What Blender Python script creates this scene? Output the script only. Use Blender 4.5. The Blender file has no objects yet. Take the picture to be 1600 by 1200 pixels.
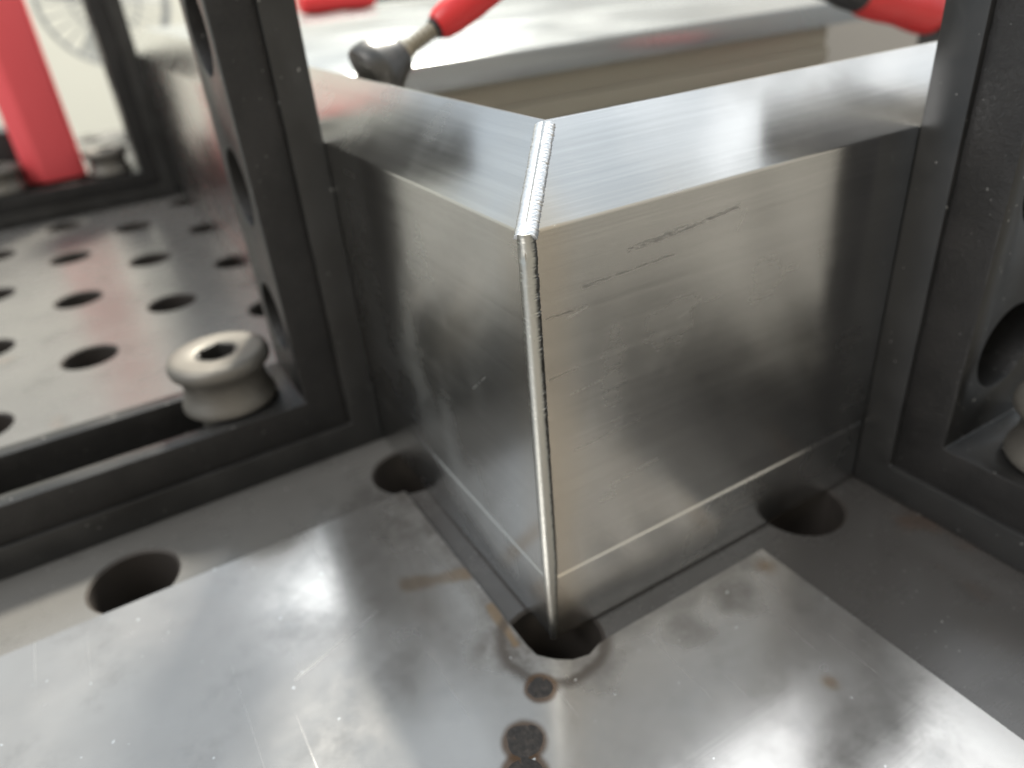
import bpy, bmesh, math, random
from mathutils import Vector, Matrix, Euler, noise
random.seed(4)
scene = bpy.context.scene
C = scene.collection
MM = 0.001
PI = math.pi

# ------------------------------------------------------------------ camera
cam_d = bpy.data.cameras.new('camera')
cam = bpy.data.objects.new('camera', cam_d); C.objects.link(cam)
Rr = [(0.85594231, -0.51111852, -0.07823438),
      (-0.31575928, -0.39686496, -0.86185514),
      (0.40946164, 0.76240151, -0.50108393)]          # right, down, forward in world axes
m = Matrix(((Rr[0][0], -Rr[1][0], -Rr[2][0]),
            (Rr[0][1], -Rr[1][1], -Rr[2][1]),
            (Rr[0][2], -Rr[1][2], -Rr[2][2])))
cam.matrix_world = Matrix.Translation((-0.0721, -0.1235, 0.1678)) @ m.to_4x4()
cam_d.sensor_width = 36; cam_d.lens = 25.861
cam_d.clip_start = 0.005; cam_d.clip_end = 60
cam_d.dof.use_dof = True; cam_d.dof.focus_distance = 0.148; cam_d.dof.aperture_fstop = 9.8
scene.camera = cam

# ------------------------------------------------------------------ light
world = bpy.data.worlds.new('World'); scene.world = world; world.use_nodes = True
bg = world.node_tree.nodes['Background']
bg.inputs['Color'].default_value = (0.81, 0.905, 0.985, 1); bg.inputs['Strength'].default_value = 0.71

def panel_light(name, x0, x1, y0, y1, z, radiance, col=(1, 1, 1), rot=None, loc=None):
    """a rectangular skylight / ceiling panel, facing down"""
    L = bpy.data.lights.new(name, 'AREA'); L.shape = 'RECTANGLE'
    L.size = x1 - x0; L.size_y = y1 - y0
    L.energy = radiance * PI * (x1 - x0) * (y1 - y0); L.color = col
    o = bpy.data.objects.new(name, L); C.objects.link(o)
    o.location = loc or ((x0 + x1) / 2, (y0 + y1) / 2, z)
    if rot: o.rotation_euler = rot
    return o
W_ = (1.0, 0.98, 0.95)
panel_light('skylight_or_fill', 2.52, 2.92, -0.92, -0.30, 3.17, 0.55, W_)
panel_light('skylight_or_fill', 3.05, 3.55, -1.60, -0.30, 3.17, 1.0, W_)
panel_light('skylight_or_fill', 3.71, 4.08, -1.00, -0.15, 3.17, 1.1, W_)
panel_light('skylight_or_fill', 4.29, 4.76, -0.93, -0.15, 3.17, 1.3, W_)
panel_light('skylight_or_fill', 4.91, 5.70, -0.95, -0.15, 3.17, 1.2, W_)
panel_light('skylight_or_fill', 1.20, 2.70, 0.10, 1.75, 3.17, 1.9, (0.96, 0.98, 1.0))
panel_light('skylight_or_fill', 0.05, 0.62, 3.10, 3.75, 3.17, 1.9, (0.94, 0.98, 1.0))
panel_light('skylight_or_fill', -3.8, -1.6, -1.3, 1.2, 3.17, 6.5, (1.0, 0.97, 0.93))  # added fill light from the front left, brightens the red upright
# the strong daylight opening behind the frame that draws the shadows
kx, ky, kz = 1.56, 2.50, 3.17
panel_light('roof_opening', -0.25, 0.25, -0.25, 0.25, 0, 540.0, (1.0, 0.955, 0.84), (Vector((kx, ky, kz)).to_track_quat('Z', 'Y')).to_euler(), (kx, ky, kz))
panel_light('wall_fill', -2.0, 2.0, 0, 0.4, 0, 3.5, (1.0, 0.98, 0.93), (PI / 2, 0, 0), (0, 2.4, 3.0))  # added fill light, only there to brighten the back wall

vs = scene.view_settings
vs.view_transform = 'Standard'; vs.look = 'None'; vs.exposure = 0.22; vs.gamma = 1; vs.use_curve_mapping = False

# ------------------------------------------------------------------ material helpers
class Mat:
    def __init__(s, name):
        s.m = bpy.data.materials.new(name); s.m.use_nodes = True
        s.nt = s.m.node_tree; s.b = s.nt.nodes['Principled BSDF']
        s.co = s.nt.nodes.new('ShaderNodeTexCoord').outputs['Object']; s.cache = {}
    def set(s, **k):
        for n, v in k.items():
            i = s.b.inputs[n.replace('_', ' ')]
            if hasattr(v, 'is_output') or isinstance(v, bpy.types.NodeSocket): s.nt.links.new(v, i)
            elif isinstance(v, tuple) and len(v) == 3: i.default_value = (*v, 1)
            else: i.default_value = v
        return s
    def put(s, node, i, v):
        if v is None: return
        if isinstance(v, bpy.types.NodeSocket): s.nt.links.new(v, node.inputs[i])
        else: node.inputs[i].default_value = v
    def math(s, op, a, b=None, c=None, clamp=False):
        n = s.nt.nodes.new('ShaderNodeMath'); n.operation = op; n.use_clamp = clamp
        s.put(n, 0, a); s.put(n, 1, b); s.put(n, 2, c); return n.outputs[0]
    def vmath(s, op, a, b=None, out=0):
        n = s.nt.nodes.new('ShaderNodeVectorMath'); n.operation = op
        s.put(n, 0, a); s.put(n, 1, b); return n.outputs[out]
    def mapping(s, scale=(1, 1, 1), rot=(0, 0, 0), loc=(0, 0, 0), co=None):
        n = s.nt.nodes.new('ShaderNodeMapping'); s.nt.links.new(co or s.co, n.inputs[0])
        n.inputs['Scale'].default_value = scale; n.inputs['Rotation'].default_value = rot; n.inputs['Location'].default_value = loc
        return n.outputs[0]
    def noise(s, scale, detail=3, rough=0.5, co=None, out='Fac'):
        key = (scale, detail, rough, out)
        if co is None:
            if key in s.cache: return s.cache[key]
        r = s._noise(scale, detail, rough, co, out)
        if co is None: s.cache[key] = r
        return r
    def _noise(s, scale, detail, rough, co, out):
        n = s.nt.nodes.new('ShaderNodeTexNoise'); n.inputs['Scale'].default_value = scale
        n.inputs['Detail'].default_value = detail; n.inputs['Roughness'].default_value = rough
        s.nt.links.new(co or s.co, n.inputs['Vector']); return n.outputs[out]
    def rng(s, v, a, b, c=0.0, d=1.0, smooth=True):
        n = s.nt.nodes.new('ShaderNodeMapRange'); n.interpolation_type = 'SMOOTHSTEP' if smooth else 'LINEAR'
        s.nt.links.new(v, n.inputs[0])
        for i, x in enumerate((a, b, c, d)): n.inputs[i + 1].default_value = x
        return n.outputs[0]
    def mix(s, f, a, b):
        n = s.nt.nodes.new('ShaderNodeMix'); n.data_type = 'RGBA'
        s.put(n, 0, f)
        for i, v in ((6, a), (7, b)): s.put(n, i, (*v, 1) if isinstance(v, tuple) and len(v) == 3 else v)
        return n.outputs[2]
    def mixf(s, f, a, b):
        n = s.nt.nodes.new('ShaderNodeMix'); n.data_type = 'FLOAT'
        s.put(n, 0, f); s.put(n, 2, a); s.put(n, 3, b); return n.outputs[0]
    def bump(s, h, strength, dist=0.001, prev=None):
        n = s.nt.nodes.new('ShaderNodeBump'); n.inputs['Strength'].default_value = strength
        n.inputs['Distance'].default_value = dist; s.nt.links.new(h, n.inputs['Height'])
        if prev is not None: s.nt.links.new(prev, n.inputs['Normal'])
        return n.outputs[0]
    def spot(s, p, r0, r1, warp=0.0, wscale=200, squash=None):
        """1 inside radius r0 of point p, 0 outside r1 (metres), edge made uneven by noise"""
        v = s.vmath('SUBTRACT', s.co, tuple(p))
        if squash: v = s.vmath('MULTIPLY', v, squash)
        d = s.vmath('LENGTH', v, out=1)
        if warp:
            n = s.noise(130, 3); d = s.math('ADD', d, s.math('MULTIPLY', s.math('SUBTRACT', n, 0.5), warp))
        return s.rng(d, r0, r1, 1, 0)
    def seg(s, a, b, w, warp=0.0):
        """thin line from a to b, half-width w: a scratch"""
        a = Vector(a); b = Vector(b); e = b - a; L = e.length; e.normalize()
        co = s.co
        v = s.vmath('SUBTRACT', co, tuple(a))
        t = s.vmath('DOT_PRODUCT', v, tuple(e), out=1)
        tc = s.math('MINIMUM', s.math('MAXIMUM', t, 0.0), L)
        n = s.nt.nodes.new('ShaderNodeVectorMath'); n.operation = 'SCALE'
        n.inputs[0].default_value = tuple(e); s.nt.links.new(tc, n.inputs['Scale'])
        d = s.vmath('LENGTH', s.vmath('SUBTRACT', v, n.outputs[0]), out=1)
        if warp:
            nn = s.noise(90, 4); d = s.math('ABSOLUTE', s.math('ADD', d, s.math('MULTIPLY', s.math('SUBTRACT', nn, 0.5), warp)))
        return s.rng(d, w * 0.3, w, 1, 0)
    def mx(s, *a):
        r = a[0]
        for x in a[1:]: r = s.math('MAXIMUM', r, x)
        return r

def xyz(M):  # object-space coordinates
    n = M.nt.nodes.new('ShaderNodeSeparateXYZ'); M.nt.links.new(M.co, n.inputs[0]); return n.outputs

# ---- brushed aluminium of the frame walls (grain runs along the wall)
def alu_wall(name, axis, scr_light=(), scr_dark=(), diag=False, rr=(0.14, 0.20)):
    M = Mat(name)
    st = (3, 260, 260) if axis == 0 else (260, 3, 260)
    st2 = (12, 900, 900) if axis == 0 else (900, 12, 900)
    g1 = M.noise(1, 4, 0.7, M.mapping(st)); g2 = M.noise(1, 3, 0.7, M.mapping(st2))
    cl = M.noise(14, 4, 0.6)
    grain = M.math('ADD', M.math('MULTIPLY', g1, 0.6), M.math('MULTIPLY', g2, 0.6))
    col = M.mix(M.rng(grain, 0.4, 0.8), (0.67, 0.67, 0.665), (0.75, 0.75, 0.745))
    rough = M.math('ADD', M.math('MULTIPLY', grain, 0.08), M.rng(cl, 0.25, 0.8, *rr))
    nrm = M.bump(g1, 0.02, 0.002)
    nrm = M.bump(g2, 0.03, 0.0005, nrm)
    pm = M.rng(M.noise(30, 3, 0.6), 0.42, 0.72)
    rough = M.math('ADD', rough, M.math('MULTIPLY', pm, 0.07))
    if diag:
        gd = M.noise(1, 3, 0.7, M.mapping((400, 18, 400), (0.75, 0, 0)))
        msk = M.rng(M.noise(22, 3), 0.42, 0.75)
        col = M.mix(M.math('MULTIPLY', msk, M.rng(gd, 0.5, 0.75, 0, 0.1)), col, (0.45, 0.45, 0.44))
        rough = M.math('ADD', rough, M.math('MULTIPLY', msk, 0.05))
    X_ = xyz(M); dd_ = X_[0] if axis == 0 else X_[1]
    dd_ = M.math('ADD', dd_, M.math('MULTIPLY', M.math('SUBTRACT', M.noise(60, 3), 0.5), 0.006))
    tint = M.math('MULTIPLY', M.rng(dd_, 0.003, 0.016, 1, 0), 0.42 if axis == 0 else 0.2)
    col = M.mix(tint, col, (0.72, 0.60, 0.44))
    if scr_dark:
        k = M.mx(*[M.seg(a, b, w, wp) for a, b, w, wp in scr_dark])
        br = M.rng(M.noise(1, 3, 0.7, M.mapping((300, 1200, 2200))), 0.42, 0.60)
        k = M.math('MULTIPLY', k, br)
        col = M.mix(M.math('MULTIPLY', k, 0.6), col, (0.20, 0.19, 0.18))
        rough = M.mixf(k, rough, 0.5)
    if scr_light:
        k = M.mx(*[M.seg(a, b, w, wp) for a, b, w, wp in scr_light])
        br = M.rng(M.noise(260, 3), 0.35, 0.6)
        k = M.math('MULTIPLY', k, br)
        col = M.mix(M.math('MULTIPLY', k, 0.28), col, (0.97, 0.96, 0.94))
        rough = M.mixf(M.math('MULTIPLY', k, 0.6), rough, 0.45)
    tg = M.nt.nodes.new('ShaderNodeTangent'); tg.direction_type = 'UV_MAP'; tg.uv_map = 'UVMap'
    return M.set(Base_Color=col, Metallic=1.0, Roughness=rough, Normal=nrm, Anisotropic=0.9, Anisotropic_Rotation=0.25, Tangent=tg.outputs[0]).m

mm = lambda x, y, z: (x * MM, y * MM, z * MM)
M_right = alu_wall('brushed_aluminium_right', 0,
    scr_light=[(mm(21, 0, 46.2), mm(36.7, 0, 47.8), .00035, .0002), (mm(42, 0, 87.9), mm(46, 0, 89), .0003, .0003), (mm(46, 0, 89), mm(48, 0, 92), .0003, .0002),
               (mm(6, 0, 97), mm(15, 0, 99.1), .0002, .0003), (mm(60, 0, 106), mm(63, 0, 111), .0003, .0003), (mm(8, 0, 78), mm(20, 0, 79), .00018, .0002)],
    scr_dark=[(mm(27, 0, 109.4), mm(44, 0, 110.6), .0010, .0005), (mm(44, 0, 110.4), mm(60, 0, 112), .0008, .0005), (mm(4, 0, 99.5), mm(14, 0, 99.2), .0005, .0004),
              (mm(4, 0, 84), mm(12, 0, 84.5), .0004, .0005), (mm(14, 0, 104), mm(40, 0, 105), .0004, .0008), (mm(10, 0, 62), mm(30, 0, 63), .0003, .0006)])
M_left = alu_wall('brushed_aluminium_left', 1, diag=True, rr=(0.15, 0.21),
    scr_light=[(mm(0, 25, 75), mm(0, 33, 68), .0003, .0003), (mm(0, 14, 40), mm(0, 26, 36), .0002, .0004)],
    scr_dark=[(mm(6, 6, 121), mm(4, 9, 120), .0003, .0003)])

def weld_mat(name, edge, base, rough):
    M = Mat(name)
    at = M.nt.nodes.new('ShaderNodeAttribute'); at.attribute_name = 'edge'
    n = M.noise(900, 4, 0.7); n2 = M.noise(2500, 3, 0.7)
    k = M.math('MULTIPLY', M.rng(M.math('ADD', at.outputs['Fac'], M.math('MULTIPLY', M.math('SUBTRACT', n, 0.5), 0.5)), 0.74, 0.94), edge)
    col = M.mix(k, base, (0.10, 0.09, 0.08))
    return M.set(Base_Color=col, Metallic=1.0, Roughness=M.math('ADD', M.math('MULTIPLY', n, 0.2), rough), Normal=M.bump(n2, 0.12, 0.0002)).m
M_bead_v = weld_mat('weld_bead_upright', 0.85, (0.62, 0.62, 0.585), 0.22)
M_bead_c = weld_mat('weld_bead_lip', 0.45, (0.86, 0.87, 0.89), 0.24)

# ---- sheet metal panel inside
def sheet_mat(name, col, r):
    M = Mat(name); n = M.noise(9, 4, 0.6); g = M.noise(1, 3, 0.6, M.mapping((4, 220, 220)))
    return M.set(Base_Color=M.mix(n, col, tuple(c * 0.9 for c in col)), Metallic=1.0, Roughness=M.rng(n, 0.3, 0.7, r, r + 0.1), Normal=M.bump(g, 0.05, 0.001)).m
M = Mat('brown_core'); n = M.noise(1, 4, 0.6, M.mapping((6, 40, 120)))
M_core = M.set(Base_Color=M.mix(n, (0.33, 0.31, 0.25), (0.22, 0.20, 0.16)), Roughness=0.6).m  # guessed core, brown tone for the band below the sheet
M_panel = sheet_mat('mill_aluminium_panel', (0.34, 0.36, 0.37), 0.19)
M_panel.node_tree.nodes['Principled BSDF'].inputs['Metallic'].default_value = 0.55

# ---- perforated table steel
M = Mat('worn_table_steel')
n1 = M.noise(6, 5, 0.6); n2 = M.noise(45, 5, 0.65); n3 = M.noise(420, 3, 0.7)
ln = M.noise(1, 4, 0.7, M.mapping((25, 700, 1)))
col = M.mix(M.rng(n1, 0.3, 0.7), (0.100, 0.096, 0.090), (0.135, 0.130, 0.122))
col = M.mix(M.rng(n2, 0.52, 0.75, 0, 0.5), col, (0.045, 0.042, 0.038))
rust = M.math('MULTIPLY', M.rng(M.noise(11, 4, 0.65), 0.62, 0.72), M.rng(n2, 0.45, 0.65))
col = M.mix(M.math('MULTIPLY', rust, 0.5), col, (0.16, 0.09, 0.05))
near_shade = M.mx(M.spot(mm(50, -35, 0), .070, .150, .06), M.spot(mm(-10, 60, 0), .010, .055, .05))  # shade around the frame corner, painted into the table colour
col = M.mix(M.math('MULTIPLY', near_shade, 0.62), col, (0.022, 0.018, 0.017))
speck = M.rng(M.noise(700, 1, 0.4), 0.765, 0.79)
col = M.mix(M.math('MULTIPLY', speck, 0.6), col, (0.5, 0.49, 0.47))
rough = M.math('ADD', M.rng(n2, 0.2, 0.8, 0.16, 0.27), M.math('MULTIPLY', ln, 0.08))
M_table = M.set(Base_Color=col, IOR=1.85, Roughness=rough, Normal=M.bump(n3, 0.04, 0.0003, M.bump(ln, 0.03, 0.0004))).m
M_bore = Mat('hole_bore_shade').set(Base_Color=(0.05, 0.043, 0.038), Metallic=0.3, Roughness=0.65).m  # bores coloured darker than the top, painting in the shade inside the holes
M_tabledark = Mat('table_underside_paint').set(Base_Color=(0.03, 0.03, 0.03), Roughness=0.7).m

# ---- plate in front
M = Mat('scuffed_aluminium_plate')
n1 = M.noise(11, 5, 0.6); n2 = M.noise(70, 5, 0.65); n3 = M.noise(500, 3, 0.6)
col = M.mix(M.rng(n1, 0.3, 0.72), (0.57, 0.55, 0.525), (0.47, 0.45, 0.43))
col = M.mix(M.rng(n2, 0.5, 0.8, 0, 0.4), col, (0.42, 0.42, 0.42))
Z2 = 2.0
# soot and heat tint round the notch
soot = M.mx(M.spot(mm(-8, 4, Z2), .003, .022, .014, 90), M.math('MULTIPLY', M.seg(mm(-6, 84, Z2), mm(-6, 4, Z2), .011, .012), 0.8), M.math('MULTIPLY', M.seg(mm(6, -7, Z2), mm(64, -7, Z2), .009, .011), 0.55), M.math('MULTIPLY', M.spot(mm(52, -16, Z2), .001, .013, .012, 120), 0.75),
            M.math('MULTIPLY', M.spot(mm(32, -18, Z2), .001, .011, .014, 120), 0.6), M.math('MULTIPLY', M.spot(mm(-13, 68, Z2), .002, .022, .016, 110), 0.75),
            M.math('MULTIPLY', M.spot(mm(4, -14, Z2), .002, .012, .01, 150), 0.6))
col = M.mix(M.math('MULTIPLY', soot, M.rng(M.noise(160, 4, 0.7), 0.2, 0.7, 0.35, 0.9)), col, (0.13, 0.115, 0.10))
brown = M.mx(M.math('MULTIPLY', M.seg(mm(-26, 43, Z2), mm(-9, 36, Z2), .0045, .007), 0.5), M.math('MULTIPLY', M.spot(mm(68, -14, Z2), .0005, .005, .004, 200), 0.5),
             M.math('MULTIPLY', M.seg(mm(-9, 20, Z2), mm(-10, 4, Z2), .002, .003), 0.6), M.math('MULTIPLY', M.spot(mm(50, -52, Z2), .0005, .0035, .004, 300), 0.6))
smu = M.math('MULTIPLY', M.rng(M.noise(38, 5, 0.7), 0.5, 0.72), 0.4)
col = M.mix(smu, col, (0.30, 0.285, 0.27))
col = M.mix(brown, col, (0.30, 0.19, 0.09))
dd = M.vmath('LENGTH', M.vmath('SUBTRACT', M.co, mm(0, 0, Z2)), out=1)
dd = M.math('ADD', dd, M.math('MULTIPLY', M.math('SUBTRACT', M.noise(150, 3), 0.5), 0.003))
ring = M.math('MULTIPLY', M.rng(dd, 0.0125, 0.0145), M.rng(dd, 0.0150, 0.0180, 1, 0))
col = M.mix(M.math('MULTIPLY', ring, 0.75), col, (0.12, 0.10, 0.085))
for p, r in ((mm(-11.9, -12, Z2), 4.0), (mm(-23.3, -22.5, Z2), 5.2), (mm(-27.6, -29.6, Z2), 5.2)):
    col = M.mix(M.math('MULTIPLY', M.spot(p, r * MM * .92, r * MM * 1.3, .0016, 420), 0.85), col, (0.13, 0.075, 0.042))
sc = M.noise(1, 2, 0.5, M.mapping((1400, 9, 1), (0, 0, 0.9))); sc2 = M.noise(1, 2, 0.5, M.mapping((1100, 8, 1), (0, 0, -0.5)))
scr = M.mx(M.rng(sc, 0.69, 0.76), M.rng(sc2, 0.72, 0.79), M.math('MULTIPLY', M.seg(mm(-66, 28, Z2), mm(-38, 38, Z2), .0005, .001), 0.6))
col = M.mix(M.math('MULTIPLY', scr, 0.10), col, (0.8, 0.8, 0.8))
col = M.mix(M.rng(M.noise(560, 1, 0.4), 0.775, 0.795), col, (0.85, 0.85, 0.84))
rough = M.math('ADD', M.math('ADD', M.rng(n2, 0.1, 0.9, 0.10, 0.22), M.rng(M.noise(24, 4, 0.6), 0.35, 0.7, 0, 0.09)), M.math('ADD', M.math('MULTIPLY', soot, 0.25), M.math('MULTIPLY', scr, 0.1)))
M_plate = M.set(Base_Color=col, Metallic=0.85, Roughness=rough, Normal=M.bump(M.noise(1, 3, 0.6, M.mapping((30, 1200, 1), (0, 0, 0.5))), 0.014, 0.0003, M.bump(M.noise(16, 3), 0.03, 0.002))).m
M = Mat('burnt_weld_spatter'); n = M.noise(450, 4, 0.7)
M_burn = M.set(Base_Color=M.mix(M.rng(n, 0.4, 0.75), (0.022, 0.02, 0.019), (0.06, 0.05, 0.043)), Roughness=0.75, Normal=M.bump(n, 0.8, 0.0008)).m

# ---- black angles
M = Mat('black_cast_steel'); n = M.noise(700, 3, 0.7); n2 = M.noise(60, 4, 0.6)
sp = M.rng(M.noise(800, 1, 0.3), 0.755, 0.78)
col = M.mix(M.rng(n2, 0.3, 0.7), (0.017, 0.016, 0.0155), (0.028, 0.026, 0.025)); col = M.mix(M.math('MULTIPLY', sp, 0.35), col, (0.40, 0.39, 0.37))
bv = M.nt.nodes.new('ShaderNodeBevel'); bv.samples = 3; bv.inputs['Radius'].default_value = 0.0009
ge = M.nt.nodes.new('ShaderNodeNewGeometry')
dt = M.vmath('DOT_PRODUCT', bv.outputs[0], ge.outputs['True Normal'], out=1)
wr = M.math('MULTIPLY', M.rng(dt, 0.985, 0.86), M.rng(M.noise(130, 4, 0.7), 0.42, 0.62))
col = M.mix(M.math('MULTIPLY', wr, 0.7), col, (0.12, 0.115, 0.11))
M_rib = M.set(Base_Color=col, Roughness=M.rng(n, 0.3, 0.7, 0.42, 0.62), Metallic=0.3, Normal=M.bump(n, 0.55, 0.0006)).m
M = Mat('black_machined_steel'); n = M.noise(1, 3, 0.6, M.mapping((300, 300, 40))); n2 = M.noise(50, 4, 0.6)
sp = M.rng(M.noise(700, 1, 0.3), 0.77, 0.79)
col = M.mix(M.rng(n2, 0.3, 0.7), (0.017, 0.0165, 0.016), (0.027, 0.026, 0.025)); col = M.mix(M.math('MULTIPLY', sp, 0.6), col, (0.5, 0.49, 0.46))
M_flange = M.set(Base_Color=col, Roughness=M.rng(n2, 0.3, 0.7, 0.32, 0.46), Metallic=0.1, IOR=1.55, Normal=M.bump(n, 0.05, 0.0004)).m

M = Mat('blasted_zinc_steel'); n = M.noise(500, 3, 0.6); n2 = M.noise(70, 4, 0.6)
M_bolt = M.set(Base_Color=M.mix(n2, (0.21, 0.195, 0.172), (0.13, 0.12, 0.105)), Metallic=0.6, Roughness=0.5, Normal=M.bump(n, 0.25, 0.0004)).m
M_socket = Mat('dark_socket').set(Base_Color=(0.05, 0.048, 0.045), Metallic=0.6, Roughness=0.5).m
M = Mat('red_plastic'); n = M.noise(60, 3)
M_red = M.set(Base_Color=M.mix(n, (0.75, 0.035, 0.038), (0.66, 0.028, 0.03)), Roughness=0.38).m
M = Mat('coral_red_paint'); n = M.noise(20, 3)
M_coral = M.set(Base_Color=M.mix(n, (0.97, 0.13, 0.145), (0.94, 0.115, 0.13)), Roughness=0.4).m
M_black = Mat('black_plastic').set(Base_Color=(0.02, 0.02, 0.022), Roughness=0.4).m
M = Mat('phosphated_steel'); n = M.noise(300, 3)
M_pad = M.set(Base_Color=M.mix(n, (0.09, 0.088, 0.085), (0.14, 0.135, 0.13)), Metallic=0.8, Roughness=0.38).m
M_thread = Mat('oiled_thread_steel').set(Base_Color=(0.42, 0.38, 0.31), Metallic=0.9, Roughness=0.35).m
M = Mat('painted_workshop_wall'); n = M.noise(1.2, 3)
M_wall = M.set(Base_Color=M.mix(n, (0.62, 0.61, 0.54), (0.56, 0.55, 0.49)), Roughness=0.8).m
M = Mat('dark_added_side_wall'); n = M.noise(1.2, 3)
M_side = M.set(Base_Color=M.mix(n, (0.20, 0.185, 0.17), (0.15, 0.14, 0.13)), Roughness=0.7).m
M = Mat('tan_added_near_wall'); n = M.noise(1.2, 3)
M_near = M.set(Base_Color=M.mix(n, (0.25, 0.235, 0.21), (0.20, 0.185, 0.165)), Roughness=0.7).m
M = Mat('concrete_floor'); n = M.noise(3, 5)
M_floor = M.set(Base_Color=M.mix(n, (0.20, 0.205, 0.205), (0.16, 0.165, 0.165)), Roughness=0.5).m
M_fan = Mat('grey_fan_enamel').set(Base_Color=(0.30, 0.31, 0.32), Roughness=0.45).m
M_fanlight = Mat('pale_fan_blade').set(Base_Color=(0.62, 0.63, 0.60), Roughness=0.4).m

# ------------------------------------------------------------------ mesh helpers
def link(name, me, mat=None, parent=None):
    o = bpy.data.objects.new(name, me); C.objects.link(o)
    if mat is not None: me.materials.append(mat)
    if parent is not None: o.parent = parent
    return o
def from_py(name, v, f, mat, parent=None, smooth=None):
    me = bpy.data.meshes.new(name); me.from_pydata(v, [], f); me.update()
    bm = bmesh.new(); bm.from_mesh(me); bmesh.ops.recalc_face_normals(bm, faces=bm.faces); bm.to_mesh(me); bm.free()
    if smooth is not None:
        me.shade_smooth(); me.set_sharp_from_angle(angle=math.radians(smooth))
    return link(name, me, mat, parent)
def empty(name, loc=(0, 0, 0), rotz=0, label=None, cat=None, group=None):
    o = bpy.data.objects.new(name, None); C.objects.link(o); o.location = loc; o.rotation_euler = (0, 0, rotz)
    o.empty_display_size = 0.02
    return tag(o, label, cat, group)
def tag(o, label=None, cat=None, group=None, kind=None):
    for k, v in (('label', label), ('category', cat), ('group', group), ('kind', kind)):
        if v: o[k] = v
    return o
def copy_tree(o, parent=None):
    c = o.copy(); C.objects.link(c)
    if parent is not None: c.parent = parent
    for ch in list(o.children): copy_tree(ch, c)
    return c
def lathe(name, prof, mat, parent, seg=40, axis=None, origin=(0, 0, 0), smooth=35, hexfrom=None):
    """prof: list of (radius, height) in metres; axis: direction of the height; hexfrom: rings from here on are hexagonal"""
    v = []; f = []
    for k, (r, h) in enumerate(prof):
        for i in range(seg):
            a = 2 * PI * i / seg; rr = r
            if hexfrom is not None and k >= hexfrom:
                rr = r / math.cos((a % (PI / 3)) - PI / 6)
            v.append(Vector((rr * math.cos(a), rr * math.sin(a), h)))
    for k in range(len(prof) - 1):
        for i in range(seg):
            j = (i + 1) % seg
            f.append((k * seg + i, k * seg + j, (k + 1) * seg + j, (k + 1) * seg + i))
    f.append(tuple(range(seg))); f.append(tuple((len(prof) - 1) * seg + i for i in range(seg)))
    if axis is not None:
        q = Vector((0, 0, 1)).rotation_difference(Vector(axis).normalized())
        v = [q @ p for p in v]
    o3 = Vector(origin)
    return from_py(name, [tuple(p + o3) for p in v], f, mat, parent, smooth)
def box_bm(bm, x0, x1, y0, y1, z0, z1):
    r = bmesh.ops.create_cube(bm, size=1)
    for q in r['verts']:
        q.co = Vector(((x0 + x1) / 2 + q.co.x * (x1 - x0), (y0 + y1) / 2 + q.co.y * (y1 - y0), (z0 + z1) / 2 + q.co.z * (z1 - z0)))
    return r['verts']
def bevel_all(bm, w, seg=2):
    bmesh.ops.bevel(bm, geom=list(bm.edges), offset=w, segments=seg, affect='EDGES', profile=0.5)
def bm_obj(name, bm, mat, parent=None, smooth=None):
    bmesh.ops.recalc_face_normals(bm, faces=bm.faces)
    me = bpy.data.meshes.new(name); bm.to_mesh(me); bm.free()
    if smooth is not None: me.shade_smooth(); me.set_sharp_from_angle(angle=math.radians(smooth))
    return link(name, me, mat, parent)
def baked(o):
    """replace an object's mesh by its modifier result"""
    dg = bpy.context.evaluated_depsgraph_get(); dg.update()
    me = bpy.data.meshes.new_from_object(o.evaluated_get(dg)); o.modifiers.clear(); o.data = me; return o

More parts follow.
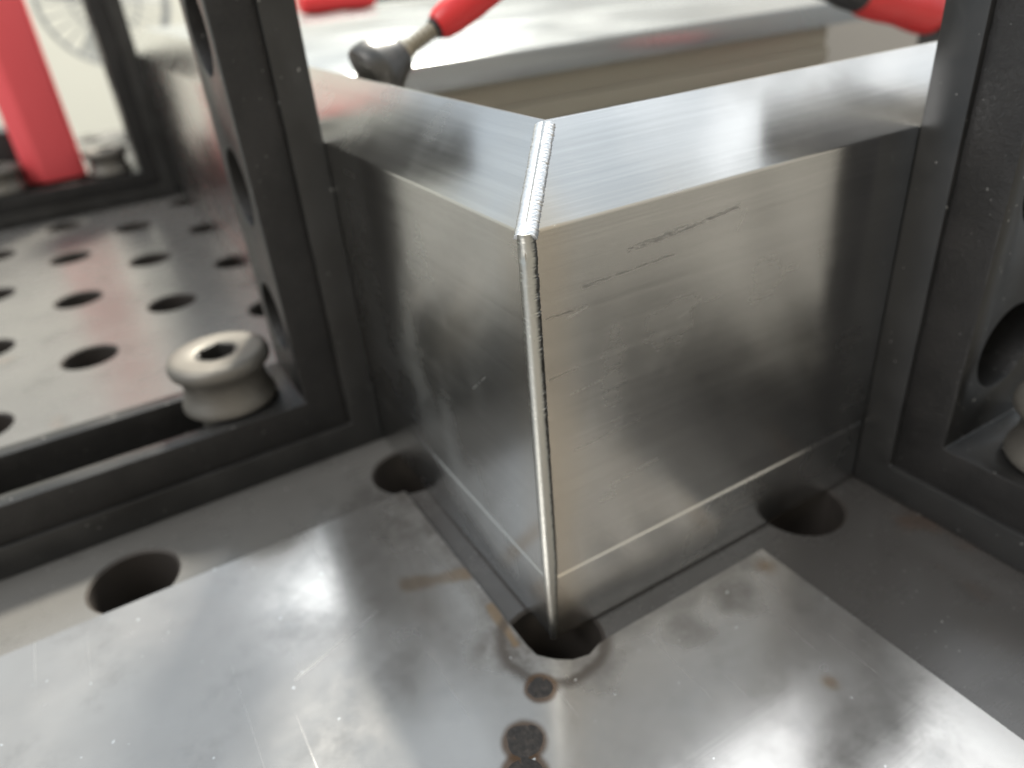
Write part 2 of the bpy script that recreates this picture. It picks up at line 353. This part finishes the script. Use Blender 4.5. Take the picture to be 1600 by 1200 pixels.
# ------------------------------------------------------------------ setting: table with a diagonal grid of 28 mm holes
def build_table():
    v = []; f = []; U = 0.05; I0, I1, J0, J1 = -16, 16, -12, 22
    SEG = 32; R = 0.014; ch = 0.0009; T = 0.025
    for i in range(I0 + 1, I1):
        for j in range(J0 + 1, J1):
            if (i + j) % 2: continue
            cx, cy = i * U, j * U; b = len(v)
            for k in range(SEG):
                a = 2 * PI * k / SEG; c, s = math.cos(a), math.sin(a); q = U / (abs(c) + abs(s))
                for (r, z) in ((q, 0), (R + ch, 0), (R, -ch), (R, -T)): v.append((cx + r * c, cy + r * s, z))
            for k in range(SEG):
                n = (k + 1) % SEG
                for t in range(3): f.append((b + k * 4 + t, b + n * 4 + t, b + n * 4 + t + 1, b + k * 4 + t + 1))
    # rim triangles between the diamonds
    def tri(*p):
        b = len(v)
        for q in p: v.append((q[0] * U, q[1] * U, 0))
        f.append((b, b + 1, b + 2))
    for i in range(I0, I1 - 1):
        for (je, jc) in ((J0, J0 + 1), (J1, J1 - 1)):
            if (i + jc) % 2 == 0 or True:
                if (i + je) % 2 == 1 or True:
                    if (i + jc) % 2 == 0: tri((i, je), (i + 2, je), (i + 1, jc))
    for j in range(J0, J1 - 1):
        for (ie, ic) in ((I0, I0 + 1), (I1, I1 - 1)):
            if (j + ic) % 2 == 0: tri((ie, j), (ie, j + 2), (ic, j + 1))
    me = bpy.data.meshes.new('table_top'); me.from_pydata(v, [], f); me.update()
    bm = bmesh.new(); bm.from_mesh(me)
    bmesh.ops.remove_doubles(bm, verts=bm.verts, dist=1e-6)
    bmesh.ops.recalc_face_normals(bm, faces=bm.faces); bm.to_mesh(me); bm.free()
    up = sum(p.normal.z * p.area for p in me.polygons)
    if up < 0: me.flip_normals()
    me.shade_smooth(); me.set_sharp_from_angle(angle=math.radians(30))
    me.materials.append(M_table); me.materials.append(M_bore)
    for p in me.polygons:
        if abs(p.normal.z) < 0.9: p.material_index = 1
    t = link('table_top', me); tag(t, kind='structure')
    bm = bmesh.new()
    x0, x1, y0, y1 = I0 * U, I1 * U, J0 * U, J1 * U
    box_bm(bm, x0, x1, y0, y0 + .012, -.2, -.001); box_bm(bm, x0, x1, y1 - .012, y1, -.2, -.001)
    box_bm(bm, x0, x0 + .012, y0 + .012, y1 - .012, -.2, -.001); box_bm(bm, x1 - .012, x1, y0 + .012, y1 - .012, -.2, -.001)
    box_bm(bm, x0 + .012, x1 - .012, y0 + .012, y1 - .012, -.2, -.19)  # added bottom sheet, stops light coming up through the holes
    bm_obj('skirt_and_light_block', bm, M_tabledark, t)
    for sx in (x0 + .1, x1 - .1):
        for sy in (y0 + .1, y1 - .1):
            bm = bmesh.new(); box_bm(bm, sx - .05, sx + .05, sy - .05, sy + .05, -.85, -.2); bm_obj('leg', bm, M_tabledark, t)
build_table()
bm = bmesh.new(); box_bm(bm, -6, 7, -4, 4.6, -.95, -.85); tag(bm_obj('floor', bm, M_floor), kind='structure')
bm = bmesh.new(); box_bm(bm, -6, 7, 4.4, 4.55, -.85, 1.95); tag(bm_obj('back_wall', bm, M_wall), kind='structure')
bm = bmesh.new(); box_bm(bm, 3.0, 3.15, -.1, 4.4, -.85, 3.1); tag(bm_obj('added_side_wall', bm, M_side), kind='structure')  # unseen wall, added and sized to darken reflections in the table
bm = bmesh.new(); box_bm(bm, -3.0, 3.0, -1.75, -1.6, -.85, 2.4); tag(bm_obj('added_near_wall', bm, M_near), kind='structure')  # unseen wall added behind the camera to shade the foreground

# ------------------------------------------------------------------ aluminium frame corner
T_ = 3.0
def arc(cx, cy, r, a0, a1, n): return [(cx + r * math.cos(math.radians(a0 + (a1 - a0) * i / n)), cy + r * math.sin(math.radians(a0 + (a1 - a0) * i / n))) for i in range(n + 1)]
prof = [(0.9, 0.9), (0.15, 0.9), (0.0, 1.1), (0.0, 23.0), (0.60, 23.75), (0.45, 24.0), (0.0, 24.15)]
prof += [(0.0, 118.8), (0.04, 119.1), (0.14, 119.4), (0.42, 119.75)]        # rounded crease
prof += [(16.9, 136.2), (17.25, 136.5), (17.7, 136.6), (18.2, 136.45), (19.1, 135.5), (19.3, 135.0), (19.2, 134.5)]
prof += [(3.0, 118.3), (3.0, 0.0), (0.9, 0.0)]
def wall(name, mat, parent, length, right):
    v = []; f = []; n = len(prof)
    sts = [0, 0.02, 0.08, 0.2, 0.4, 0.7, 1.0]
    for t in sts:
        for d, z in prof:
            s = d + (length - d) * t
            p = (s, d, z) if right else (d, s, z)
            v.append(tuple(c * MM for c in p))
    for k in range(len(sts) - 1):
        for i in range(n):
            j = (i + 1) % n; f.append((k * n + i, k * n + j, (k + 1) * n + j, (k + 1) * n + i))
    f.append(tuple(range(n))); f.append(tuple((len(sts) - 1) * n + i for i in range(n)))
    o = from_py(name, v, f, mat, parent, 25)
    uv = o.data.uv_layers.new(name='UVMap')
    for lp in o.data.loops:
        c = o.data.vertices[lp.vertex_index].co
        uv.data[lp.index].uv = (c.x, c.y * .7 + c.z) if right else (c.y, c.x * .7 + c.z)
    return o
frame = empty('aluminium_frame', (0, 0, 0), 0, 'brushed aluminium frame corner with chamfered lip and a welded mitre', 'frame')
wall('right_wall', M_right, frame, 700, True)
wall('left_wall', M_left, frame, 1050, False)

def bead(name, p0, p1, nrm, W, drop, rise, pitch, amp, mat, seed, curve, taper):
    """weld bead: cross-section arc, ripples as crescents along its length"""
    p0 = Vector(p0); p1 = Vector(p1); e = (p1 - p0); L = e.length; e.normalize()
    t = Vector((1, -1, 0)).normalized(); nn = Vector(nrm).normalized()
    NL = int(L / 0.14); NU = 22; v = []; f = []; ed = []
    for a in range(NL + 1):
        s = L * a / NL
        wob = 1 + 0.06 * noise.noise(Vector((s * 0.35, seed, 0))) + 0.03 * noise.noise(Vector((s * 1.9, seed, 4)))
        w = W(s / L) * wob if callable(W) else W * wob
        for b in range(NU + 1):
            u = -1 + 2 * b / NU
            prf = math.sqrt(max(0, 1 - u * u))
            h = -drop * w + (drop * w + rise) * prf
            ph = (s + curve * u * u * w + 0.25 * noise.noise(Vector((s * .8, u * 1.5, seed)))) / pitch
            rp = abs(math.sin(PI * ph)) ** 0.6
            h += amp * (rp - 0.6) * ((0.35 + 0.65 * prf) if amp > 0.032 else (0.15 + 0.85 * (1 - prf))) + 0.03 * noise.noise(Vector((s * 2.2, u * 3, seed + 9)))
            edge = 0.22 * noise.noise(Vector((s * 2.6, seed + (5 if u > 0 else 8), 1)))
            tt = u * (w + edge + 0.05 * (rp - 0.5))
            for (c, wd, k) in taper:                      # start / stop lumps
                h += k * math.exp(-((s - c) / wd) ** 2) * prf
            q = p0 + e * s + t * tt + nn * h
            v.append(tuple(q * MM)); ed.append(abs(u) if u > 0 else abs(u) * 0.86)
    n = NU + 1
    for a in range(NL):
        for b in range(NU): f.append((a * n + b, a * n + b + 1, (a + 1) * n + b + 1, (a + 1) * n + b))
    f.append(tuple(range(n))); f.append(tuple(NL * n + b for b in range(n)))
    o = from_py(name, v, f, mat, frame, 50)
    at = o.data.attributes.new('edge', 'FLOAT', 'POINT'); at.data.foreach_set('value', ed)
    return o
bead('weld_bead', (0, 0, 1.0), (0, 0, 119.4), (-1, -1, 0), lambda t: min(2.1 - 0.05 * t, 1.05 + 4.2 * t), 1.0, 0.10, 0.85, 0.03, M_bead_v, 3, 0.5,
     [(118.2, 1.6, 0.35), (113.5, 1.5, -0.25), (0.8, 1.0, -0.3)])
bead('weld_bead', (0.1, 0.1, 119.2), (17.4, 17.4, 136.3), (-1, -1, 2), lambda t: 2.55 - 0.1 * t, 0.577, 0.14, 0.95, 0.034, M_bead_c, 11, -0.9,
     [(0.5, 1.2, 0.3), (24.2, 1.0, 0.05)])
# ------------------------------------------------------------------ panel lying inside the frame
def extrude_x(name, pv, x0, x1, mat, parent):
    v = []; f = []; n = len(pv)
    for x in (x0, x1):
        for y, z in pv: v.append((x * MM, y * MM, z * MM))
    for i in range(n): f.append((i, (i + 1) % n, n + (i + 1) % n, n + i))
    f += [tuple(range(n)), tuple(range(n, 2 * n))]
    return from_py(name, v, f, mat, parent, 40)
panel = empty('inner_panel', (0, 0, 0), 0, 'wide pale sheet metal panel with folded front edge over a brown core', 'panel')
extrude_x('sheet', [(245, 110.5), (245, 121.5), (246.2, 124.2), (248.5, 125.2), (1000, 125.2), (1000, 122.6), (249.5, 122.6), (248, 121.6), (248, 110.5)], 11, 620, M_panel, panel)
extrude_x('core', [(250, .3), (250, 122), (990, 122), (990, .3)], 13, 400, M_core, panel)
extrude_x('core_edge', [(247.2, 86), (247.2, 96), (249.9, 96), (249.9, 86)], 13, 400, M_core, panel)

# ------------------------------------------------------------------ plate in front of the corner
pts = [(-420, 87), (-7.6, 87), (-7.8, 60), (-7.5, 2), (-7.0, -2.4), (-3.5, -6.5), (0.2, -9.2), (5.0, -10.4), (9.0, -9.0), (13, -8.6), (73, -8.4), (74.5, -420), (-420, -420)]
bm = bmesh.new()
vb = [bm.verts.new((x * MM, y * MM, 0.0003)) for x, y in pts]; fb = bm.faces.new(vb)
r = bmesh.ops.extrude_face_region(bm, geom=[fb])
top = [q for q in r['geom'] if isinstance(q, bmesh.types.BMVert)]
for q in top: q.co.z = 0.002
te = [e for e in bm.edges if all(q in top for q in e.verts)]
bmesh.ops.bevel(bm, geom=te, offset=0.0003, segments=2, affect='EDGES')
plate = empty('metal_plate', (0, 0, 0), 0, 'scuffed grey metal plate notched around the frame corner, with burn marks', 'plate')
bm_obj('sheet', bm, M_plate, plate, 30)
for (x, y, r) in ((-11.9, -12.0, 3.3), (-23.3, -22.5, 4.5), (-27.8, -30.0, 4.5)):
    v = []; f = []; S_ = 28; rings = (1.0, .93, .8, .6, .35)
    for k, q in enumerate(rings):
        for i in range(S_):
            a = 2 * PI * i / S_; rr = r * q * (1 + .16 * noise.noise(Vector((math.cos(a) * 1.7, math.sin(a) * 1.7, x))))
            h = 1.98 + (0 if k == 0 else .10 + .16 * noise.noise(Vector((rr * math.cos(a) * .8, rr * math.sin(a) * .8, x + 3))))
            v.append(((x + rr * math.cos(a)) * MM, (y + rr * math.sin(a)) * MM, h * MM))
    for k in range(len(rings) - 1):
        for i in range(S_): f.append((k * S_ + i, k * S_ + (i + 1) % S_, (k + 1) * S_ + (i + 1) % S_, (k + 1) * S_ + i))
    f.append(tuple((len(rings) - 1) * S_ + i for i in range(S_)))
    from_py('burn_mark', v, f, M_burn, plate, 60)

# ------------------------------------------------------------------ black clamping angles
def prism_L(name, u0, t, L, hv):
    """L profile in the u-z plane: inner corner at u0+t, extruded across v"""
    a = u0; b = u0 + t
    P = [(a, a), (L, a), (L, b), (b, b), (b, L), (a, L)]
    v = []; f = []
    for y in (-hv, hv):
        for x, z in P: v.append((x * MM, y * MM, z * MM))
    n = 6
    for i in range(n): f.append((i, (i + 1) % n, n + (i + 1) % n, n + i))
    f += [(0, 1, 2, 3), (0, 3, 4, 5), (6, 9, 8, 7), (6, 11, 10, 9)]
    return from_py(name, v, f, None)
def capsule_bm(bm, u0, u1, r, z0, z1):
    n = 24; ring = []
    for i in range(n + 1): a = -PI / 2 + PI * i / n; ring.append((u1 + r * math.cos(a), r * math.sin(a)))
    for i in range(n + 1): a = PI / 2 + PI * i / n; ring.append((u0 + r * math.cos(a), r * math.sin(a)))
    lo = [bm.verts.new((x * MM, y * MM, z0 * MM)) for x, y in ring]; hi = [bm.verts.new((x * MM, y * MM, z1 * MM)) for x, y in ring]
    bm.faces.new(lo[::-1]); bm.faces.new(hi)
    for i in range(len(ring)): j = (i + 1) % len(ring); bm.faces.new((lo[i], lo[j], hi[j], hi[i]))
def hole_bm(bm, z, r):
    n = 48
    a_ = [bm.verts.new((-5 * MM, r * MM * math.cos(2 * PI * i / n), (z + r * math.sin(2 * PI * i / n)) * MM)) for i in range(n)]
    b_ = [bm.verts.new((40 * MM, r * MM * math.cos(2 * PI * i / n), (z + r * math.sin(2 * PI * i / n)) * MM)) for i in range(n)]
    bm.faces.new(a_); bm.faces.new(b_[::-1])
    for i in range(n): j = (i + 1) % n; bm.faces.new((a_[i], b_[i], b_[j], a_[j]))
def cutter(r):
    bm = bmesh.new(); capsule_bm(bm, 50, 150, r, -5, 40)
    for z in (55, 105, 155): hole_bm(bm, z, r)
    return bm_obj('cutter', bm, None)
def angle_proto():
    root = empty('clamping_angle')
    for nm, u0, t, hv, mat in (('contact_flange', 0.0, 11.8, 22.8, M_flange), ('rib', 11.8, 14.6, 21.3, M_rib)):
        o = prism_L(nm, u0, t, 175, hv)
        c = cutter(13.6)
        b = o.modifiers.new('b', 'BOOLEAN'); b.object = c; b.operation = 'DIFFERENCE'; b.solver = 'EXACT'
        v = o.modifiers.new('v', 'BEVEL'); v.width = 0.0006; v.segments = 2; v.limit_method = 'ANGLE'; v.angle_limit = math.radians(40)
        baked(o); bpy.data.objects.remove(c)
        o.data.shade_smooth(); o.data.set_sharp_from_angle(angle=math.radians(25))
        o.data.materials.clear(); o.data.materials.append(mat); o.data.materials.append(M_flange); o.parent = root
        for p in o.data.polygons: p.material_index = 0 if abs(p.normal.y) > 0.5 else 1
    return root
a1 = angle_proto()
a1.location = (-0.00006, .1495, .0002); a1.rotation_euler.z = PI
tag(a1, 'black steel clamping angle with round holes against the shaded left side of the frame corner', 'angle')
a2 = copy_tree(a1); a2.location = (-0.00006, .6495, .0002)
tag(a2, 'blurred black clamping angle behind, with a red upright standing on its base', 'angle')
a3 = copy_tree(a1); a3.location = (.1495, -0.00006, .0002); a3.rotation_euler.z = -PI / 2
tag(a3, 'black speckled clamping angle against the long brushed side under the window reflections', 'angle')

# ------------------------------------------------------------------ clamping bolts
def bolt_proto():
    root = empty('clamping_bolt')
    pr = [(15.0, 0), (16.8, .3), (17.6, 1.2), (17.6, 2.6), (16.9, 4.2), (15.9, 6.5), (15.3, 9.0), (15.3, 11.5), (15.9, 13.6), (17.4, 15.4), (18.5, 16.6), (18.8, 17.8), (18.7, 19.2), (18.0, 20.6), (17.0, 21.3), (15.5, 21.5), (9.0, 21.5), (8.2, 21.2)]
    lathe('head', [(r * MM, z * MM) for r, z in pr], M_bolt, root, 56)
    pr2 = [(8.15, 21.25), (7.2, 21.28), (6.3, 21.0), (6.0, 15.0)]
    o = lathe('socket', [(r * MM, z * MM) for r, z in pr2], M_socket, root, 60, hexfrom=2, smooth=25)
    lathe('shank', [(12.6 * MM, -.040), (12.6 * MM, .0001)], M_bolt, root, 32)
    return root
# the socket is a real recess: cut the top disc open
b1 = bolt_proto()
hd = [c for c in b1.children if c.name.startswith('head')][0]
bm = bmesh.new(); bm.from_mesh(hd.data); bm.faces.ensure_lookup_table()
capf = [q for q in bm.faces if len(q.verts) > 10 and q.calc_center_median().z > .02]
bmesh.ops.delete(bm, geom=capf, context='FACES'); bm.to_mesh(hd.data); bm.free()
skt = [c for c in b1.children if c.name.startswith('socket')][0]
bm = bmesh.new(); bm.from_mesh(skt.data)
capf = [q for q in bm.faces if len(q.verts) > 10 and q.calc_center_median().z > .0205]
bmesh.ops.delete(bm, geom=capf, context='FACES'); bm.to_mesh(skt.data); bm.free()
ZB = .0268
b1.location = (-.050, .150, ZB); b1.rotation_euler.z = 0.3
tag(b1, 'grey waisted clamping bolt with hex socket on the base beside the perforated table', 'bolt')
b2 = copy_tree(b1); b2.location = (-.049, .650, ZB); tag(b2, 'blurred grey clamping bolt between the red upright and the rear angle', 'bolt')
b3 = copy_tree(b1); b3.location = (-.134, .650, ZB); tag(b3, 'blurred grey clamping bolt beside the black rear body of the red upright', 'bolt')
b4 = copy_tree(b1); b4.location = (.150, -.052, ZB); tag(b4, 'grey clamping bolt on the base of the speckled angle beside its dark hole', 'bolt')

# ------------------------------------------------------------------ screw clamps
def spindle_profile(L, r, pitch, depth):
    n = int(L / pitch); p = []
    for i in range(n):
        p += [(r - depth, i * pitch), (r, (i + .3) * pitch), (r, (i + .55) * pitch), (r - depth, (i + .85) * pitch)]
    return p
def screw_clamp(P, a, label):
    a = Vector(a).normalized(); P = Vector(P)
    root = empty('screw_clamp', P, 0, label, 'clamp')
    O = Vector((0, 0, 0))
    k = MM
    pad = [(9.0, -7.5), (10.8, -7.0), (11.4, -5.5), (11.4, -1.5), (10.8, 0), (9.0, 3.0), (7.2, 6.0), (6.2, 9.0), (5.0, 10.0), (3.6, 10.4)]
    lathe('swivel_pad', [(r * k, h * k) for r, h in pad], M_pad, root, 40, a, O)
    sp = [(2.5, 10.0), (3.4, 10.2), (3.4, 12.2), (2.6, 12.6)]
    lathe('collar', [(r * k, h * k) for r, h in sp], M_thread, root, 32, a, O)
    lathe('spindle', [(r, h + 12.5 * k) for r, h in spindle_profile(.018, .0030, .0022, .0007)], M_thread, root, 28, a, O)
    hp = [(3.2, 25.5), (4.6, 26.0), (5.6, 28.0), (6.3, 33.0), (6.6, 42.0), (6.2, 55.0), (6.6, 70.0), (7.0, 95.0), (6.6, 110.0), (5.0, 114.0)]
    h = lathe('handle', [(r * k, q * k) for r, q in hp], M_red, root, 40, a, O)
    lathe('ferrule', [(r * k, q * k) for r, q in [(2.5, 24.0), (3.6, 24.2), (3.6, 26.6), (2.5, 26.8)]], M_black, h, 32, a, O)
    return root
th = math.radians(25)
screw_clamp(mm(33.5, 150, 136.6), (math.cos(th), 0, math.sin(th)), 'red handled screw clamp pressing its dark swivel pad on the frame lip')

# bar clamp whose red handle shows past the right upright
root = empty('bar_clamp', mm(376, 150, 0), 0, 'bar clamp with a red and black handle beyond the speckled angle', 'clamp')
P1 = Vector(mm(264 - 376, 0, 145)); P2 = Vector(mm(368 - 376, 0, 120)); ax = (P2 - P1).normalized(); Lh = (P2 - P1).length
hp = [(6.5, 30), (8.5, 31), (10.2, 38), (10.6, 52), (10.0, 66), (11.0, 78), (11.6, 88), (10.8, 96), (8.5, 99)]
h = lathe('handle', [(r * MM, q * MM) for r, q in hp], M_red, root, 40, ax, P1)
lathe('end_cap', [(r * MM, q * MM) for r, q in [(6, 98.5), (8, 99), (8, 103), (6, 106), (3, 107)]], M_black, h, 32, ax, P1)
lathe('sleeve', [(r * MM, q * MM) for r, q in [(5.5, -60), (6.5, -20), (7.0, 10), (8.5, 20), (8.8, 30.5)]], M_black, root, 32, ax, P1)
bm = bmesh.new(); box_bm(bm, -.008, .008, -.012, .012, .0005, .128); bevel_all(bm, .001); bm_obj('bar', bm, M_pad, root, 30)

# red clamp handle lying on the far side of the panel
root = empty('clamp_handle', mm(205, 830, 125.2), 0, 'blurred red and black clamp handle lying on the far edge of the panel', 'clamp handle')
ax = Vector((1, .05, 0))
lathe('grip', [(r * MM, q * MM) for r, q in [(8, 0), (12, 3), (13.5, 20), (12.5, 50), (13.5, 75), (12, 92), (8, 95)]], M_red, root, 32, ax, mm(0, 0, 13.6))
lathe('shaft', [(r * MM, q * MM) for r, q in [(6, 94.5), (7, 95), (7, 260), (6, 262)]], M_black, root, 24, ax, mm(0, 0, 13.6))

# ------------------------------------------------------------------ red upright on the rear angle
root = empty('red_upright', mm(-92, 665, 26.8), 0, 'coral red upright bar with black rear body standing on the rear angle base', 'upright')
P = [(-24, -4), (-9.5, -13), (21, -9), (24, -6), (24, 8), (-24, 8)]
v = []; f = []
bm = bmesh.new()
lo = [bm.verts.new((x * MM, y * MM, 0)) for x, y in P]; hi = [bm.verts.new((x * MM, y * MM, .33)) for x, y in P]
bm.faces.new(lo[::-1]); bm.faces.new(hi)
for i in range(len(P)): j = (i + 1) % len(P); bm.faces.new((lo[i], lo[j], hi[j], hi[i]))
bevel_all(bm, .0022, 3); bm_obj('front_bar', bm, M_coral, root, 30)
bm = bmesh.new(); box_bm(bm, -.115, -.012, .0085, .050, -.0265, .045); bevel_all(bm, .003, 2); bm_obj('rear_body', bm, M_black, root, 30)

# ------------------------------------------------------------------ pedestal fan in the background
root = empty('pedestal_fan', (.1625, 2.85, -.85), 0, 'blurred grey pedestal fan with wire guard beyond the table', 'fan')
def torus(name, R, r, y, z, mat, n=64, k=8):
    v = []; f = []
    for i in range(n):
        a = 2 * PI * i / n
        for j in range(k):
            b = 2 * PI * j / k; q = R + r * math.cos(b)
            v.append((q * math.cos(a), y + r * math.sin(b), z + q * math.sin(a)))
    for i in range(n):
        for j in range(k): f.append((i * k + j, ((i + 1) % n) * k + j, ((i + 1) % n) * k + (j + 1) % k, i * k + (j + 1) % k))
    return from_py(name, v, f, mat, root, 60)
ZC = 1.003
torus('guard_ring', .193, .006, 0, ZC, M_fan); torus('guard_ring', .193, .006, .09, ZC, M_fan); torus('guard_ring', .10, .003, -.035, ZC, M_fan)
for i in range(28):
    a = 2 * PI * i / 28; c, s = math.cos(a), math.sin(a)
    pth = [(.035, -.05), (.10, -.035), (.16, -.02), (.193, 0)]
    v = []; f = []; w = .0022
    for (r, y) in pth:
        for dx, dy in ((-w, -w), (w, -w), (w, w), (-w, w)): v.append((r * c - dx * s, y + dy, ZC + r * s + dx * c))
    for k in range(len(pth) - 1):
        for j in range(4): f.append((k * 4 + j, k * 4 + (j + 1) % 4, (k + 1) * 4 + (j + 1) % 4, (k + 1) * 4 + j))
    f += [(0, 1, 2, 3), (12, 13, 14, 15)]
    from_py('guard_wire', v, f, M_fan, root)
lathe('hub', [(.02, 0), (.038, .004), (.038, .012), (.03, .016)], M_black, root, 32, (0, 1, 0), (0, -.056, ZC))
lathe('motor', [(.03, 0), (.055, .01), (.06, .08), (.045, .12), (.02, .13)], M_black, root, 32, (0, 1, 0), (0, .06, ZC))
for i in range(3):
    a0 = 2 * PI * i / 3 + .4; v = []; f = []
    for k in range(9):
        r = .03 + .15 * k / 8
        for j in range(7):
            u = j / 6 - .5; a = a0 + u * (1.3 - .25 * k / 8); v.append((r * math.cos(a), .035 + .03 * u, ZC + r * math.sin(a)))
    n = len(v); v += [(x, y + .002, z) for x, y, z in v]
    for k in range(8):
        for j in range(6):
            q = (k * 7 + j, k * 7 + j + 1, k * 7 + j + 8, k * 7 + j + 7); f += [q, tuple(x + n for x in q[::-1])]
    from_py('blade', v, f, M_fanlight, root, 50)
lathe('pole', [(.02, .02), (.02, .80), (.014, .805), (.014, ZC)], M_fan, root, 24, (0, 0, 1), (0, .15, 0))
bm = bmesh.new(); box_bm(bm, -.012, .012, .12, .16, ZC - .02, ZC + .02); bm_obj('bracket', bm, M_fan, root)
lathe('base', [(.20, 0), (.20, .012), (.17, .02), (.03, .03), (.021, .05)], M_fan, root, 40, (0, 0, 1), (0, .15, 0))

cy = scene.cycles; cy.max_bounces = 6; cy.diffuse_bounces = 2; cy.glossy_bounces = 4; cy.transmission_bounces = 1; cy.use_denoising = True; cy.sample_clamp_indirect = 6
